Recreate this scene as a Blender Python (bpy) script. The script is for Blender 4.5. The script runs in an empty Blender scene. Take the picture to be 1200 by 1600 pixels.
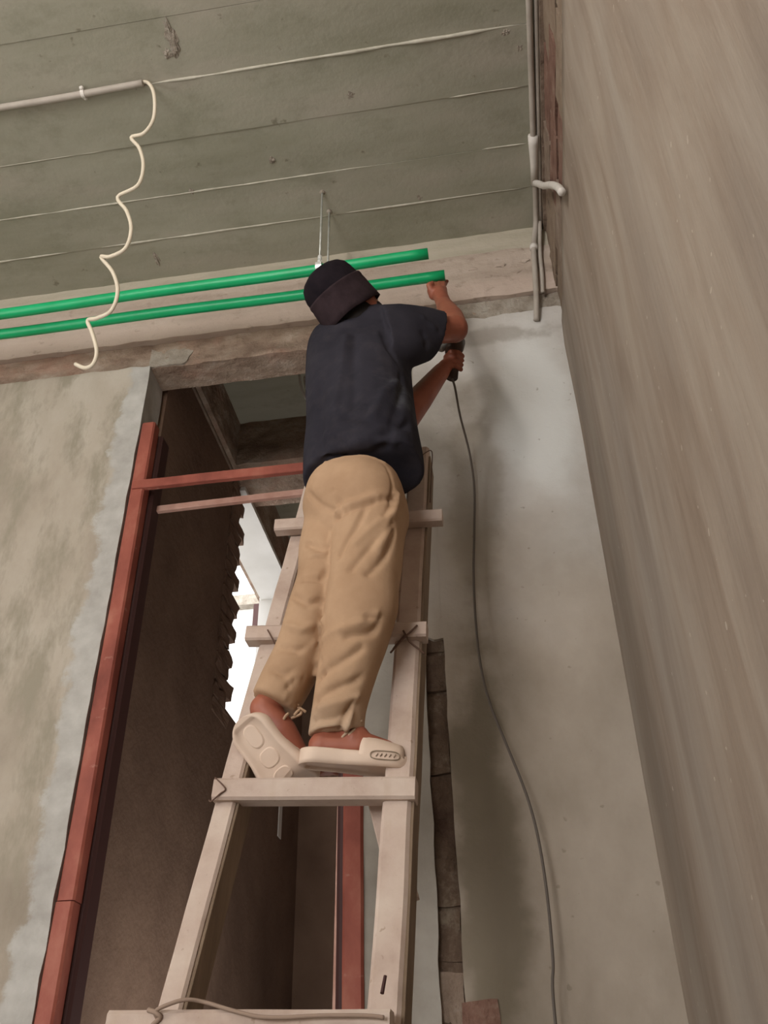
import bpy, bmesh, math, random, time
import numpy as np
_T0 = time.time()
from mathutils import Vector, Matrix, noise
random.seed(7)
V = Vector
SC = bpy.context.scene
COL = SC.collection

# ---------------------------------------------------------------- camera
YAW, PITCH, ROLL, F = 0.14155, 0.62320, -0.02035, 1450.45
CAM = V((0, 0, 1.2))
cy, sy, cp, sp = math.cos(YAW), math.sin(YAW), math.cos(PITCH), math.sin(PITCH)
FWD = V((-sy*cp, cy*cp, sp)); _r = V((cy, sy, 0)); _u = _r.cross(FWD)
RGT = _r*math.cos(ROLL) + _u*math.sin(ROLL); UPV = -_r*math.sin(ROLL) + _u*math.cos(ROLL)
cd = bpy.data.cameras.new('camera'); cam = bpy.data.objects.new('camera', cd); COL.objects.link(cam)
cd.sensor_fit = 'VERTICAL'; cd.sensor_height = 24.0; cd.lens = F/1600*24.0; cd.clip_start = .02
M = Matrix((RGT, UPV, -FWD)).transposed().to_4x4(); M.translation = CAM; cam.matrix_world = M
SC.camera = cam

def at(x, y, Y):                       # real-world point of a photo pixel at real depth Y
    d = (x-600)*RGT - (y-800)*UPV + F*FWD
    return CAM + d*(Y/d.y)

# ---------------------------------------------------------------- world, lights, exposure
w = bpy.data.worlds.new('world'); SC.world = w; w.use_nodes = True
wn = w.node_tree; wn.nodes.clear()
bg = wn.nodes.new('ShaderNodeBackground'); wo = wn.nodes.new('ShaderNodeOutputWorld')
sky = wn.nodes.new('ShaderNodeTexSky'); sky.sky_type = 'HOSEK_WILKIE'; sky.turbidity = 8; sky.sun_direction = V((-.5, .5, .7)).normalized()
mixw = wn.nodes.new('ShaderNodeMix'); mixw.data_type = 'RGBA'; mixw.inputs[0].default_value = .85
mixw.inputs[7].default_value = (1, 1, 1, 1)
wn.links.new(sky.outputs[0], mixw.inputs[6]); wn.links.new(mixw.outputs[2], bg.inputs[0])
bg.inputs[1].default_value = 5.0
wn.links.new(bg.outputs[0], wo.inputs[0])

def lamp(name, loc, power, radius, col):
    l = bpy.data.lights.new(name, 'POINT'); l.energy = power; l.shadow_soft_size = radius; l.color = col
    o = bpy.data.objects.new(name, l); o.location = loc; COL.objects.link(o); return o
lamp('room_lamp', (-.95, -.35, 4.0), 60, .15, (1, .91, .84))
def area(name, loc, target, sx, sz, power, col):
    l = bpy.data.lights.new(name, 'AREA'); l.shape = 'RECTANGLE'; l.size = sx; l.size_y = sz; l.energy = power; l.color = col
    o = bpy.data.objects.new(name, l); o.location = loc; COL.objects.link(o)
    o.rotation_euler = (V(target)-V(loc)).to_track_quat('-Z', 'Y').to_euler(); return o
area('room_fill', (-2.0, -2.75, 2.2), (-.6, 2.4, 2.6), 1.8, 1.6, 100, (1, .955, .92))  # added soft fill light by the unseen front wall
area('room_fill', (-3.45, .3, 2.2), (.3, 1.6, 2.8), 1.6, 1.8, 66, (1, .955, .92))  # added fill light just inside the left wall, which has no opening
area('corridor_fill', (-.32, 3.0, 1.2), (-1.0, 3.2, 3.6), .6, 1.6, 22, (1, .97, .93))  # added fill to brighten the corridor; its right wall is closed
SC.view_settings.view_transform = 'Standard'; SC.view_settings.look = 'None'
SC.view_settings.exposure = -0.24; SC.view_settings.gamma = 1.0; SC.view_settings.use_curve_mapping = False

# ---------------------------------------------------------------- materials
def ramp(nt, fac, stops):
    r = nt.nodes.new('ShaderNodeValToRGB'); e = r.color_ramp.elements
    while len(e) < len(stops): e.new(.5)
    for k, (p, c) in enumerate(stops):
        e[k].position = p; e[k].color = (*c, 1) if len(c) == 3 else c
    nt.links.new(fac, r.inputs[0]); return r.outputs[0]
def noise_n(nt, scale, detail=4, rough=.55, stretch=(1, 1, 1), off=(0, 0, 0), dist=0):
    g = nt.nodes.new('ShaderNodeNewGeometry'); m = nt.nodes.new('ShaderNodeMapping')
    m.inputs['Scale'].default_value = stretch; m.inputs['Location'].default_value = off
    nt.links.new(g.outputs['Position'], m.inputs[0])
    n = nt.nodes.new('ShaderNodeTexNoise'); n.inputs['Scale'].default_value = scale
    n.inputs['Detail'].default_value = detail; n.inputs['Roughness'].default_value = rough; n.inputs['Distortion'].default_value = dist
    nt.links.new(m.outputs[0], n.inputs[0]); return n.outputs[0]
def mix(nt, f, a, b, mode='MIX'):
    m = nt.nodes.new('ShaderNodeMix'); m.data_type = 'RGBA'; m.blend_type = mode
    for s, v in ((0, f), (6, a), (7, b)):
        if hasattr(v, 'is_linked') or isinstance(v, bpy.types.NodeSocket): nt.links.new(v, m.inputs[s])
        elif s == 0: m.inputs[0].default_value = v
        else: m.inputs[s].default_value = (*v, 1)
    return m.outputs[2]
def coord(nt, axis):
    g = nt.nodes.new('ShaderNodeNewGeometry'); s = nt.nodes.new('ShaderNodeSeparateXYZ')
    nt.links.new(g.outputs['Position'], s.inputs[0]); return s.outputs[axis]
def math_n(nt, op, a, b=None, c=None):
    m = nt.nodes.new('ShaderNodeMath'); m.operation = op
    for k, v in enumerate((a, b, c)):
        if v is None: continue
        if isinstance(v, (int, float)): m.inputs[k].default_value = v
        else: nt.links.new(v, m.inputs[k])
    return m.outputs[0]
def maprange(nt, v, a, b, c=0, d=1):
    m = nt.nodes.new('ShaderNodeMapRange'); m.interpolation_type = 'SMOOTHSTEP'
    nt.links.new(v, m.inputs[0])
    for k, x in enumerate((a, b, c, d)): m.inputs[k+1].default_value = x
    return m.outputs[0]
def mat(name, build, rough=.85, bump=None, spec=.3):
    m = bpy.data.materials.new(name); m.use_nodes = True; nt = m.node_tree
    b = nt.nodes['Principled BSDF']; b.inputs['Roughness'].default_value = rough
    b.inputs['Specular IOR Level'].default_value = spec
    c = build(nt)
    if isinstance(c, tuple): b.inputs['Base Color'].default_value = (*c, 1)
    else: nt.links.new(c, b.inputs['Base Color'])
    if bump:
        sc, st, dist = bump[:3]; stretch = bump[3] if len(bump) > 3 else (1, 1, 1)
        bn = nt.nodes.new('ShaderNodeBump'); bn.inputs['Strength'].default_value = st; bn.inputs['Distance'].default_value = dist
        nt.links.new(noise_n(nt, sc, 6, .6, stretch), bn.inputs['Height']); nt.links.new(bn.outputs[0], b.inputs['Normal'])
    return m
def spot(nt, x, z, rx, rz, wob=.35, sc=4.0):        # soft irregular patch of tone centred on x, z of the back wall
    dx = math_n(nt, 'DIVIDE', math_n(nt, 'SUBTRACT', coord(nt, 0), x), rx)
    dz = math_n(nt, 'DIVIDE', math_n(nt, 'SUBTRACT', coord(nt, 2), z), rz)
    d = math_n(nt, 'SQRT', math_n(nt, 'ADD', math_n(nt, 'MULTIPLY', dx, dx), math_n(nt, 'MULTIPLY', dz, dz)))
    n = math_n(nt, 'MULTIPLY', math_n(nt, 'SUBTRACT', noise_n(nt, sc, 4), .5), 4*wob)
    return maprange(nt, math_n(nt, 'ADD', d, n), 1.15, .55)

def c_plaster_left(nt):
    c = ramp(nt, noise_n(nt, 3.2, 6, .6, (1, 1, .55)), [(.3, (.28, .24, .19)), (.5, (.40, .35, .285)), (.68, (.47, .425, .36))])
    c = mix(nt, ramp(nt, noise_n(nt, 9, 5, .7, (1, 1, .35)), [(.5, (0,)*3), (.66, (1,)*3)]), c, (.30, .27, .21))
    wob = math_n(nt, 'MULTIPLY', math_n(nt, 'SUBTRACT', noise_n(nt, 7, 6, .65), .5), .20)
    edge = math_n(nt, 'ADD', coord(nt, 0), wob)
    band = maprange(nt, edge, -1.335, -1.305)
    grey = ramp(nt, noise_n(nt, 14, 5), [(.3, (.36, .345, .32)), (.7, (.50, .49, .46))])
    return mix(nt, band, c, grey)
def c_plaster_right(nt):
    c = ramp(nt, noise_n(nt, 2.6, 6, .6, (1, 1, .7), (3, 1, 2)), [(.3, (.27, .23, .18)), (.52, (.365, .315, .26)), (.7, (.44, .385, .325))])
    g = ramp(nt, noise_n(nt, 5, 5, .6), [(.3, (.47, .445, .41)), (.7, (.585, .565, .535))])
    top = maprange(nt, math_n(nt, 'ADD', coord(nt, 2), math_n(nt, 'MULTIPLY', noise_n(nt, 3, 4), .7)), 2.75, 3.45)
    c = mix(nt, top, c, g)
    c = mix(nt, math_n(nt, 'MULTIPLY', spot(nt, .17, 3.35, .17, .42, .25), .85), c, (.67, .68, .66))
    c = mix(nt, math_n(nt, 'MULTIPLY', spot(nt, -.10, 1.75, .10, .7, .5, 5), .75), c, (.15, .125, .085))
    c = mix(nt, math_n(nt, 'MULTIPLY', spot(nt, -.05, 3.05, .10, .45, .45, 5), .45), c, (.25, .21, .155))
    c = mix(nt, math_n(nt, 'MULTIPLY', spot(nt, .02, 3.68, .26, .05, .4, 14), .6), c, (.28, .25, .215))
    pits = ramp(nt, noise_n(nt, 38, 2, .4), [(.72, (0,)*3), (.76, (1,)*3)])
    return mix(nt, math_n(nt, 'MULTIPLY', pits, .5), c, (.2, .17, .13))
def c_wall_right(nt):
    s1 = noise_n(nt, 4, 5, .6, (1, 1.6, .3), (1, 2, 5), .4)
    c = ramp(nt, s1, [(.3, (.22, .165, .125)), (.5, (.30, .24, .19)), (.7, (.37, .315, .26))])
    s2 = ramp(nt, noise_n(nt, 7, 5, .65, (1, 2.0, .16), (7, 0, 1), .3), [(.45, (0,)*3), (.75, (1,)*3)])
    c = mix(nt, math_n(nt, 'MULTIPLY', s2, .35), c, (.42, .37, .31))
    s3 = ramp(nt, noise_n(nt, 2.2, 3, .5, (1, 1, .5), (0, 4, 0)), [(.4, (0,)*3), (.7, (1,)*3)])
    c = mix(nt, math_n(nt, 'MULTIPLY', s3, .35), c, (.26, .245, .225))
    pits = ramp(nt, noise_n(nt, 45, 2, .3), [(.765, (0,)*3), (.77, (1,)*3)])
    return mix(nt, math_n(nt, 'MULTIPLY', pits, .6), c, (.55, .48, .40))
def c_ceiling(nt):
    c = ramp(nt, noise_n(nt, 3.5, 6, .6, (.45, 1.6, 1)), [(.3, (.285, .28, .212)), (.5, (.34, .33, .262)), (.7, (.39, .36, .30))])
    s = ramp(nt, noise_n(nt, 7, 6, .7, (.7, 1, 1), (5, 5, 5)), [(.52, (0,)*3), (.7, (1,)*3)])
    c = mix(nt, math_n(nt, 'MULTIPLY', s, .5), c, (.215, .215, .155))
    p = ramp(nt, noise_n(nt, 22, 3, .5, (1, 1, 1), (2, 8, 1)), [(.70, (0,)*3), (.76, (1,)*3)])
    return mix(nt, math_n(nt, 'MULTIPLY', p, .55), c, (.12, .10, .065))
def c_beam(nt):
    c = ramp(nt, noise_n(nt, 4, 6, .6, (.35, 1, 2.5)), [(.3, (.36, .29, .235)), (.5, (.47, .39, .325)), (.7, (.56, .485, .42))])
    low = maprange(nt, math_n(nt, 'ADD', coord(nt, 2), math_n(nt, 'MULTIPLY', noise_n(nt, 9, 5), .05)), 4.02, 3.96)
    c = mix(nt, math_n(nt, 'MULTIPLY', low, .55), c, (.62, .50, .43))
    p = ramp(nt, noise_n(nt, 16, 5, .6, (1, 1, 1.5), (2, 8, 1)), [(.6, (0,)*3), (.7, (1,)*3)])
    return mix(nt, math_n(nt, 'MULTIPLY', p, .5), c, (.26, .20, .15))
def c_rough(nt):
    c = ramp(nt, noise_n(nt, 7, 7, .7, (.7, 1, 1.3)), [(.28, (.14, .085, .06)), (.5, (.30, .225, .17)), (.66, (.42, .345, .28))])
    r = ramp(nt, noise_n(nt, 3.2, 4, .6, (1, 1, 1), (9, 2, 2)), [(.5, (0,)*3), (.62, (1,)*3)])
    return mix(nt, math_n(nt, 'MULTIPLY', r, .5), c, (.33, .18, .13))
def c_cut(nt): return ramp(nt, noise_n(nt, 12, 6, .7), [(.3, (.20, .165, .13)), (.5, (.33, .29, .24)), (.7, (.42, .39, .34))])
def c_groove(nt): return ramp(nt, noise_n(nt, 9, 6, .7), [(.3, (.06, .035, .025)), (.55, (.11, .075, .052)), (.72, (.22, .18, .135))])
def c_brick(nt): return ramp(nt, noise_n(nt, 11, 6, .7), [(.3, (.13, .065, .048)), (.55, (.21, .12, .09)), (.75, (.30, .23, .18))])
def c_mortar(nt): return ramp(nt, noise_n(nt, 13, 6, .7), [(.3, (.17, .12, .09)), (.55, (.25, .19, .145)), (.75, (.36, .31, .26))])
def c_greyblock(nt): return ramp(nt, noise_n(nt, 9, 6, .7), [(.3, (.19, .135, .095)), (.55, (.25, .19, .14)), (.75, (.32, .26, .21))])
def c_wood(nt):
    c = ramp(nt, noise_n(nt, 9, 6, .6, (1, 1, 1)), [(.3, (.40, .30, .245)), (.5, (.50, .395, .335)), (.7, (.57, .475, .405))])
    s = ramp(nt, noise_n(nt, 30, 4, .6, (1, 1, .15)), [(.55, (0,)*3), (.75, (1,)*3)])
    c = mix(nt, math_n(nt, 'MULTIPLY', s, .3), c, (.42, .31, .22))
    p = ramp(nt, noise_n(nt, 60, 3, .5), [(.68, (0,)*3), (.74, (1,)*3)])
    return mix(nt, math_n(nt, 'MULTIPLY', p, .5), c, (.25, .17, .11))
def c_red(nt):
    c = ramp(nt, noise_n(nt, 8, 6, .6, (1, 1, .6)), [(.3, (.20, .05, .035)), (.55, (.32, .09, .062)), (.75, (.42, .16, .11))])
    s = ramp(nt, noise_n(nt, 26, 4, .6, (.5, 1, 1)), [(.66, (0,)*3), (.76, (1,)*3)])
    return mix(nt, math_n(nt, 'MULTIPLY', s, .45), c, (.58, .36, .28))
def c_primer(nt): return ramp(nt, noise_n(nt, 12, 5), [(.3, (.42, .22, .17)), (.7, (.58, .36, .29))])
def c_shirt(nt):
    c = ramp(nt, noise_n(nt, 6, 5, .6), [(.3, (.020, .019, .026)), (.7, (.036, .034, .044))])
    d = ramp(nt, noise_n(nt, 14, 5, .65), [(.5, (0,)*3), (.8, (1,)*3)])
    c = mix(nt, math_n(nt, 'MULTIPLY', d, .25), c, (.09, .08, .085))
    P0 = at(612, 640, 1.8)
    dd = nt.nodes.new('ShaderNodeVectorMath'); dd.operation = 'DISTANCE'
    g = nt.nodes.new('ShaderNodeNewGeometry'); nt.links.new(g.outputs['Position'], dd.inputs[0]); dd.inputs[1].default_value = P0
    dust = maprange(nt, math_n(nt, 'ADD', dd.outputs['Value'], math_n(nt, 'MULTIPLY', noise_n(nt, 16, 5, .7), .14)), .16, .07)
    return mix(nt, math_n(nt, 'MULTIPLY', dust, .55), c, (.16, .17, .185))
def c_trouser(nt):
    c = ramp(nt, noise_n(nt, 7, 5, .6), [(.3, (.36, .228, .138)), (.7, (.47, .315, .20))])
    dirt = maprange(nt, math_n(nt, 'ADD', coord(nt, 2), math_n(nt, 'MULTIPLY', noise_n(nt, 12, 5), .16)), 2.12, 1.98)
    return mix(nt, math_n(nt, 'MULTIPLY', dirt, .5), c, (.46, .37, .29))
def c_hat(nt): return ramp(nt, noise_n(nt, 30, 4), [(.3, (.010, .008, .011)), (.7, (.019, .014, .018))])
def c_brim(nt): return ramp(nt, noise_n(nt, 30, 4), [(.3, (.026, .017, .02)), (.7, (.042, .028, .032))])
def c_skin(nt): return ramp(nt, noise_n(nt, 14, 4), [(.3, (.25, .075, .045)), (.7, (.36, .12, .07))])
def c_green(nt): return ramp(nt, noise_n(nt, 9, 3), [(.3, (.0, .36, .125)), (.7, (.004, .44, .165))])
def c_white(nt): return ramp(nt, noise_n(nt, 18, 4), [(.3, (.62, .585, .54)), (.7, (.74, .71, .66))])
def c_conduit(nt): return ramp(nt, noise_n(nt, 12, 4), [(.3, (.36, .32, .275)), (.7, (.46, .42, .37))])
def c_sandal(nt): return ramp(nt, noise_n(nt, 12, 4), [(.3, (.62, .48, .38)), (.7, (.70, .56, .455))])
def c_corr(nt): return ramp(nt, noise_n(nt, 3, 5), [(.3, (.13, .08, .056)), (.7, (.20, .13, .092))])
def c_white_out(nt): return ramp(nt, noise_n(nt, 3, 4), [(.3, (.66, .65, .62)), (.7, (.8, .79, .77))])

M_PL = mat('plaster_left', c_plaster_left, .9, (26, .35, .012)); M_PR = mat('plaster_right', c_plaster_right, .92, (22, .3, .012))
M_WR = mat('plaster_side', c_wall_right, .75, (14, .3, .01, (1, 1.4, .15))); M_CE = mat('formed_concrete', c_ceiling, .88, (30, .3, .006))
M_BE = mat('beam_concrete', c_beam, .9, (28, .6, .012)); M_RO = mat('rough_concrete', c_rough, .95, (26, .9, .02))
M_CUT = mat('mortar_patch', c_cut, .95, (30, .8, .015)); M_GR = mat('chase_rubble', c_groove, .95, (30, .9, .015))
M_BR = mat('red_brick', c_brick, .95, (34, .9, .012)); M_MO = mat('mortar', c_mortar, .95, (34, .9, .012)); M_GB = mat('brown_block', c_greyblock, .95, (34, .8, .01))
M_WD = mat('raw_timber', c_wood, .8, (50, .35, .003)); M_WDSHADE = mat('shaded_timber', lambda nt: ramp(nt, noise_n(nt, 20, 5, .6, (1, 1, .2)), [(.3, (.17, .12, .08)), (.7, (.27, .20, .14))]), .85, (60, .4, .003))
M_RED = mat('red_paint', c_red, .6, (40, .3, .003)); M_PRI = mat('pink_primer', c_primer, .7, (40, .3, .003))
M_SH = mat('shirt_cotton', c_shirt, .95, (120, .25, .002), .1); M_TR = mat('trouser_twill', c_trouser, .9, (140, .3, .002), .15)
M_HAT = mat('hat_knit', c_hat, .95, (180, .5, .003), .1); M_BRIM = mat('brim_cloth', c_brim, .95, (150, .4, .002), .1)
M_SK = mat('skin', c_skin, .5, (70, .15, .002), .4)
M_HAIR = mat('hair', lambda nt: (.012, .009, .008), .8)
M_EYE = mat('eye', lambda nt: (.5, .47, .44), .3)
M_GP = mat('green_plastic', c_green, .38, (60, .08, .002), .5)
M_WP = mat('white_plastic', c_white, .45); M_CO = mat('conduit_plastic', c_conduit, .55, (40, .2, .002))
M_ZN = mat('zinc', lambda nt: ramp(nt, noise_n(nt, 30, 3), [(.3, (.42, .44, .40)), (.7, (.62, .64, .6))]), .4); M_ZN.node_tree.nodes['Principled BSDF'].inputs['Metallic'].default_value = .35
M_CL = mat('bright_zinc', lambda nt: (.85, .87, .85), .3); M_CL.node_tree.nodes['Principled BSDF'].inputs['Metallic'].default_value = .3
M_SD = mat('sandal_foam', c_sandal, .6, (80, .15, .002)); M_SD2 = mat('sandal_print', lambda nt: (.27, .21, .15), .6)
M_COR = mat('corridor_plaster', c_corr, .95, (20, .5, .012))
M_OUT = mat('whitewash_daylit', c_white_out, .9)
M_BLK = mat('black_plastic', lambda nt: ramp(nt, noise_n(nt, 20, 3), [(.3, (.03, .018, .013)), (.7, (.06, .035, .025))]), .5)
M_GY = mat('grey_metal', lambda nt: (.26, .27, .25), .4)
M_CORD = mat('cord_rubber', lambda nt: (.13, .11, .095), .6)
M_WIRE = mat('rusty_wire', lambda nt: (.13, .075, .055), .7)
M_ROPE = mat('jute_cord', lambda nt: (.30, .22, .17), .9)
M_FL = mat('floor_screed', lambda nt: ramp(nt, noise_n(nt, 4, 6), [(.3, (.2, .175, .145)), (.7, (.32, .29, .25))]), .95, (20, .5, .01))
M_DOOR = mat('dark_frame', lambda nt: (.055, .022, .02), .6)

# ---------------------------------------------------------------- helpers
def link(name, me, m=None, parent=None, smooth=False):
    o = bpy.data.objects.new(name, me); COL.objects.link(o)
    if m: me.materials.append(m)
    if parent: o.parent = parent
    if smooth: me.polygons.foreach_set('use_smooth', [True]*len(me.polygons))
    return o
def obj(name, bm, m, parent=None, smooth=False):
    bmesh.ops.recalc_face_normals(bm, faces=bm.faces[:])
    me = bpy.data.meshes.new(name); bm.to_mesh(me); bm.free(); return link(name, me, m, parent, smooth)
def empty(name, loc=(0, 0, 0)):
    o = bpy.data.objects.new(name, None); COL.objects.link(o); o.location = loc; o.empty_display_size = .1; return o
def own(parent):                                     # children built in world space keep their place
    bpy.context.view_layer.update()
    inv = parent.matrix_world.inverted()
    for c in parent.children: c.matrix_parent_inverse = inv
def tag(o, label, cat, group=None):
    o['label'] = label; o['category'] = cat
    if group: o['group'] = group
    return o
def struct(o, label=None): 
    o['kind'] = 'structure'
    if label: o['label'] = label
    return o
def box(bm, a, b, bev=0, rot=None):
    a, b = V(a), V(b); r = bmesh.ops.create_cube(bm, size=1)['verts']
    s = Matrix.Diagonal((b-a).to_4d()); T = Matrix.Translation((a+b)/2)
    for v in r: v.co = (T @ V((v.co.x*(b.x-a.x), v.co.y*(b.y-a.y), v.co.z*(b.z-a.z))))
    if bev:
        es = list({e for v in r for e in v.link_edges})
        bmesh.ops.bevel(bm, geom=es, offset=bev, segments=2, affect='EDGES', profile=.6)
def bx(name, a, b, m, parent=None, bev=0, ):
    bm = bmesh.new(); box(bm, a, b, bev); return obj(name, bm, m, parent)
def beam_bm(p, q, wid, dep, side=V((1, 0, 0)), bev=.002, wob=0, seg=1, taper=1.0):
    """board from p to q: wid along `side`, dep across"""
    p, q = V(p), V(q); t = (q-p).normalized(); s = (side-t*side.dot(t)).normalized(); n = t.cross(s)
    bm = bmesh.new(); rings = []
    for k in range(seg+1):
        f = k/seg; c = p.lerp(q, f); ww = wid*(1+(taper-1)*f)
        if wob: c = c+s*noise.noise(c*5)*wob+n*noise.noise(c*5+V((9, 9, 9)))*wob; ww *= 1+noise.noise(c*9)*wob*12
        e = min(ww, dep)*.12
        r = []
        for a, b in ((-1, -1), (1, -1), (1, 1), (-1, 1)):
            for (i, j) in (((0, 1), (1, 0)) if a*b < 0 else ((1, 0), (0, 1))):
                r.append(bm.verts.new(c+s*a*(ww/2-e*i)+n*b*(dep/2-e*j)))
        # order around
        cc = c; r.sort(key=lambda v: math.atan2((v.co-cc).dot(n)/dep, (v.co-cc).dot(s)/ww))
        rings.append(r)
    for a, b in zip(rings, rings[1:]):
        for i in range(8): bm.faces.new((a[i], a[(i+1) % 8], b[(i+1) % 8], b[i]))
    bm.faces.new(rings[0][::-1]); bm.faces.new(rings[-1])
    return bm
def smooth_path(pts, n=6):
    out = []; P = [V(p) for p in pts]
    for i in range(len(P)-1):
        a = P[max(i-1, 0)]; b = P[i]; c = P[i+1]; d = P[min(i+2, len(P)-1)]
        for k in range(n):
            t = k/n
            out.append(.5*((2*b)+(c-a)*t+(2*a-5*b+4*c-d)*t*t+(3*b-a-3*c+d)*t**3))
    out.append(P[-1]); return out
def tube(bm, pts, r, sides=10, cap=True):
    P = [V(p) for p in pts]; R = r if isinstance(r, (list, tuple)) else [r]*len(P)
    ref = None; rings = []
    for i, p in enumerate(P):
        t = (P[min(i+1, len(P)-1)]-P[max(i-1, 0)]).normalized()
        if ref is None: ref = t.orthogonal().normalized()
        ref = (ref-t*ref.dot(t)).normalized(); b = t.cross(ref)
        rings.append([bm.verts.new(p+R[i]*(ref*math.cos(2*math.pi*k/sides)+b*math.sin(2*math.pi*k/sides))) for k in range(sides)])
    for a, b in zip(rings, rings[1:]):
        for i in range(sides): bm.faces.new((a[i], a[(i+1) % sides], b[(i+1) % sides], b[i]))
    if cap: bm.faces.new(rings[0][::-1]); bm.faces.new(rings[-1])
    return rings
def tb(name, pts, r, m, parent=None, sides=10):
    bm = bmesh.new(); tube(bm, pts, r, sides); return obj(name, bm, m, parent, True)
def ball(bm, c, r, sx=1, sy=1, sz=1, R=None, u=16, v=10):
    Mx = Matrix.Translation(c) @ (R.to_4x4() if R else Matrix.Identity(4)) @ Matrix.Diagonal((sx, sy, sz, 1))
    bmesh.ops.create_uvsphere(bm, u_segments=u, v_segments=v, radius=r, matrix=Mx)
def capsule(bm, a, b, ra, rb, n=5):
    a, b = V(a), V(b); k = max(2, int((b-a).length/(min(ra, rb)*.5))); k = min(k, 14)
    tube(bm, [a.lerp(b, i/k) for i in range(k+1)], [ra+(rb-ra)*i/k for i in range(k+1)], 16)
    ball(bm, a, ra, u=14, v=8); ball(bm, b, rb, u=14, v=8)
def _tick(n): print('TICK', n, round(time.time()-_T0, 1))
def remesh(bm, voxel, smooth=3, name='t'):
    bmesh.ops.recalc_face_normals(bm, faces=bm.faces[:])
    me = bpy.data.meshes.new(name); bm.to_mesh(me); bm.free()
    o = bpy.data.objects.new(name, me); COL.objects.link(o)
    a = o.modifiers.new('r', 'REMESH'); a.mode = 'VOXEL'; a.voxel_size = voxel; a.adaptivity = 0
    if smooth: s = o.modifiers.new('s', 'SMOOTH'); s.factor = .5; s.iterations = smooth
    dg = bpy.context.evaluated_depsgraph_get(); dg.update()
    out = bpy.data.meshes.new_from_object(o.evaluated_get(dg))
    bpy.data.objects.remove(o); bpy.data.meshes.remove(me); return out
def DY(y):                             # lean of the figure towards the viewer between foot and shoulder
    K = [(560, 0), (640, -.03), (740, -.055), (800, -.08), (960, -.10), (1085, -.03), (1150, 0)]
    if y <= K[0][0] or y >= K[-1][0]: return 0
    for (a, p), (b, q) in zip(K, K[1:]):
        if a <= y <= b: return p+(q-p)*(y-a)/(b-a)
def loft(bm, rings, n=28, sub=5, expo=2.3, inner=None):
    """rings: (Lx,Ly,Rx,Ry,YL,YR,thick) – left and right outline points and front-to-back thickness"""
    C = []
    for (lx, ly, rx, ry, yl, yr, th) in rings:
        yl += DY(ly); yr += DY(ry)
        L, R_ = at(lx, ly, yl), at(rx, ry, yr); C.append(((L+R_)/2, (R_-L)/2, th/2))
    cs = smooth_path([c[0] for c in C], sub); ss = smooth_path([c[1] for c in C], sub); ts = smooth_path([V((c[2], 0, 0)) for c in C], sub)
    rr = []
    for i, c in enumerate(cs):
        t = (cs[min(i+1, len(cs)-1)]-cs[max(i-1, 0)]).normalized(); s = ss[i]; nrm = t.cross(s).normalized()
        ring = []
        for k in range(n):
            a = 2*math.pi*k/n; ca, sa = math.cos(a), math.sin(a)
            f = lambda q: math.copysign(abs(q)**(2/expo), q)
            ring.append(bm.verts.new(c+s*f(ca)+nrm*ts[i].x*f(sa)))
        rr.append(ring)
    for a, b in zip(rr, rr[1:]):
        for i in range(n): bm.faces.new((a[i], a[(i+1) % n], b[(i+1) % n], b[i]))
    bm.faces.new(rr[0][::-1]); bm.faces.new(rr[-1]); return rr

def fold(me, folds, amp_noise=0, nscale=8):
    """folds: (list of points, width, height) – cloth ridges and creases pushed along the surface normal"""
    n = len(me.vertices); co = np.empty(n*3); me.vertices.foreach_get('co', co); co = co.reshape(-1, 3)
    nr = np.empty(n*3); me.vertex_normals.foreach_get('vector', nr); nr = nr.reshape(-1, 3)
    d = np.zeros(n)
    for pts, wd, h in folds:
        best = np.full(n, 9.0)
        for a, b in zip(pts, pts[1:]):
            a = np.array(a); ab = np.array(b)-a
            t = np.clip(((co-a)@ab)/(ab@ab), 0, 1); q = a+t[:, None]*ab-co
            q = q-nr*(np.sum(q*nr, 1)*.8)[:, None]; best = np.minimum(best, np.sqrt((q*q).sum(1)))
        d += 1.45*h*np.exp(-(best/wd)**2)*(best < wd*3)
    if amp_noise: d += amp_noise*np.array([noise.noise(V((c[0]*nscale, c[1]*nscale, c[2]*nscale*.6))) for c in co])
    co += nr*d[:, None]; me.vertices.foreach_set('co', co.ravel()); me.update()

# grid slab facing -Y (or other) with rough relief and uneven top / bottom edges
def rough_slab(name, x0, x1, z0, z1, y0, y1, m, amp=.004, nx=60, nz=30, etop=0, ebot=0, eleft=0, eright=0, sc=14, seed=0, hole=None):
    bm = bmesh.new(); g = []
    for j in range(nz+1):
        row = []
        for i in range(nx+1):
            fx, fz = i/nx, j/nz
            zt = z1+etop*noise.fractal(V((x0+(x1-x0)*fx, seed, 1))*9, 1, 2, 4); zb = z0+ebot*noise.fractal(V((x0+(x1-x0)*fx, seed, 5))*9, 1, 2, 4)
            z = zb+(zt-zb)*fz
            xl = x0+eleft*noise.fractal(V((seed, z, 3))*6, 1, 2, 4); xr = x1+eright*noise.fractal(V((seed, z, 8))*6, 1, 2, 4)
            x = xl+(xr-xl)*fx
            edge = min(1, 6*min(fx, 1-fx, fz, 1-fz)+.15)
            row.append(bm.verts.new((x, y0+amp*noise.fractal(V((x, z, seed))*sc, 1, 2, 4)*1.0+(amp*.4*(1-edge)), z)))
        g.append(row)
    for j in range(nz):
        for i in range(nx): bm.faces.new((g[j][i], g[j][i+1], g[j+1][i+1], g[j+1][i]))
    loop = g[0]+[r[-1] for r in g[1:]]+g[-1][::-1][1:]+[r[0] for r in g[::-1][1:-1]]
    back = [bm.verts.new((v.co.x, y1, v.co.z)) for v in loop]
    n = len(loop)
    for i in range(n): bm.faces.new((loop[i], back[i], back[(i+1) % n], loop[(i+1) % n]))
    bm.faces.new(back)
    return obj(name, bm, m)

# ================================================================ THE SETTING
X_R = .315; D = 2.40; H = 4.25
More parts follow.
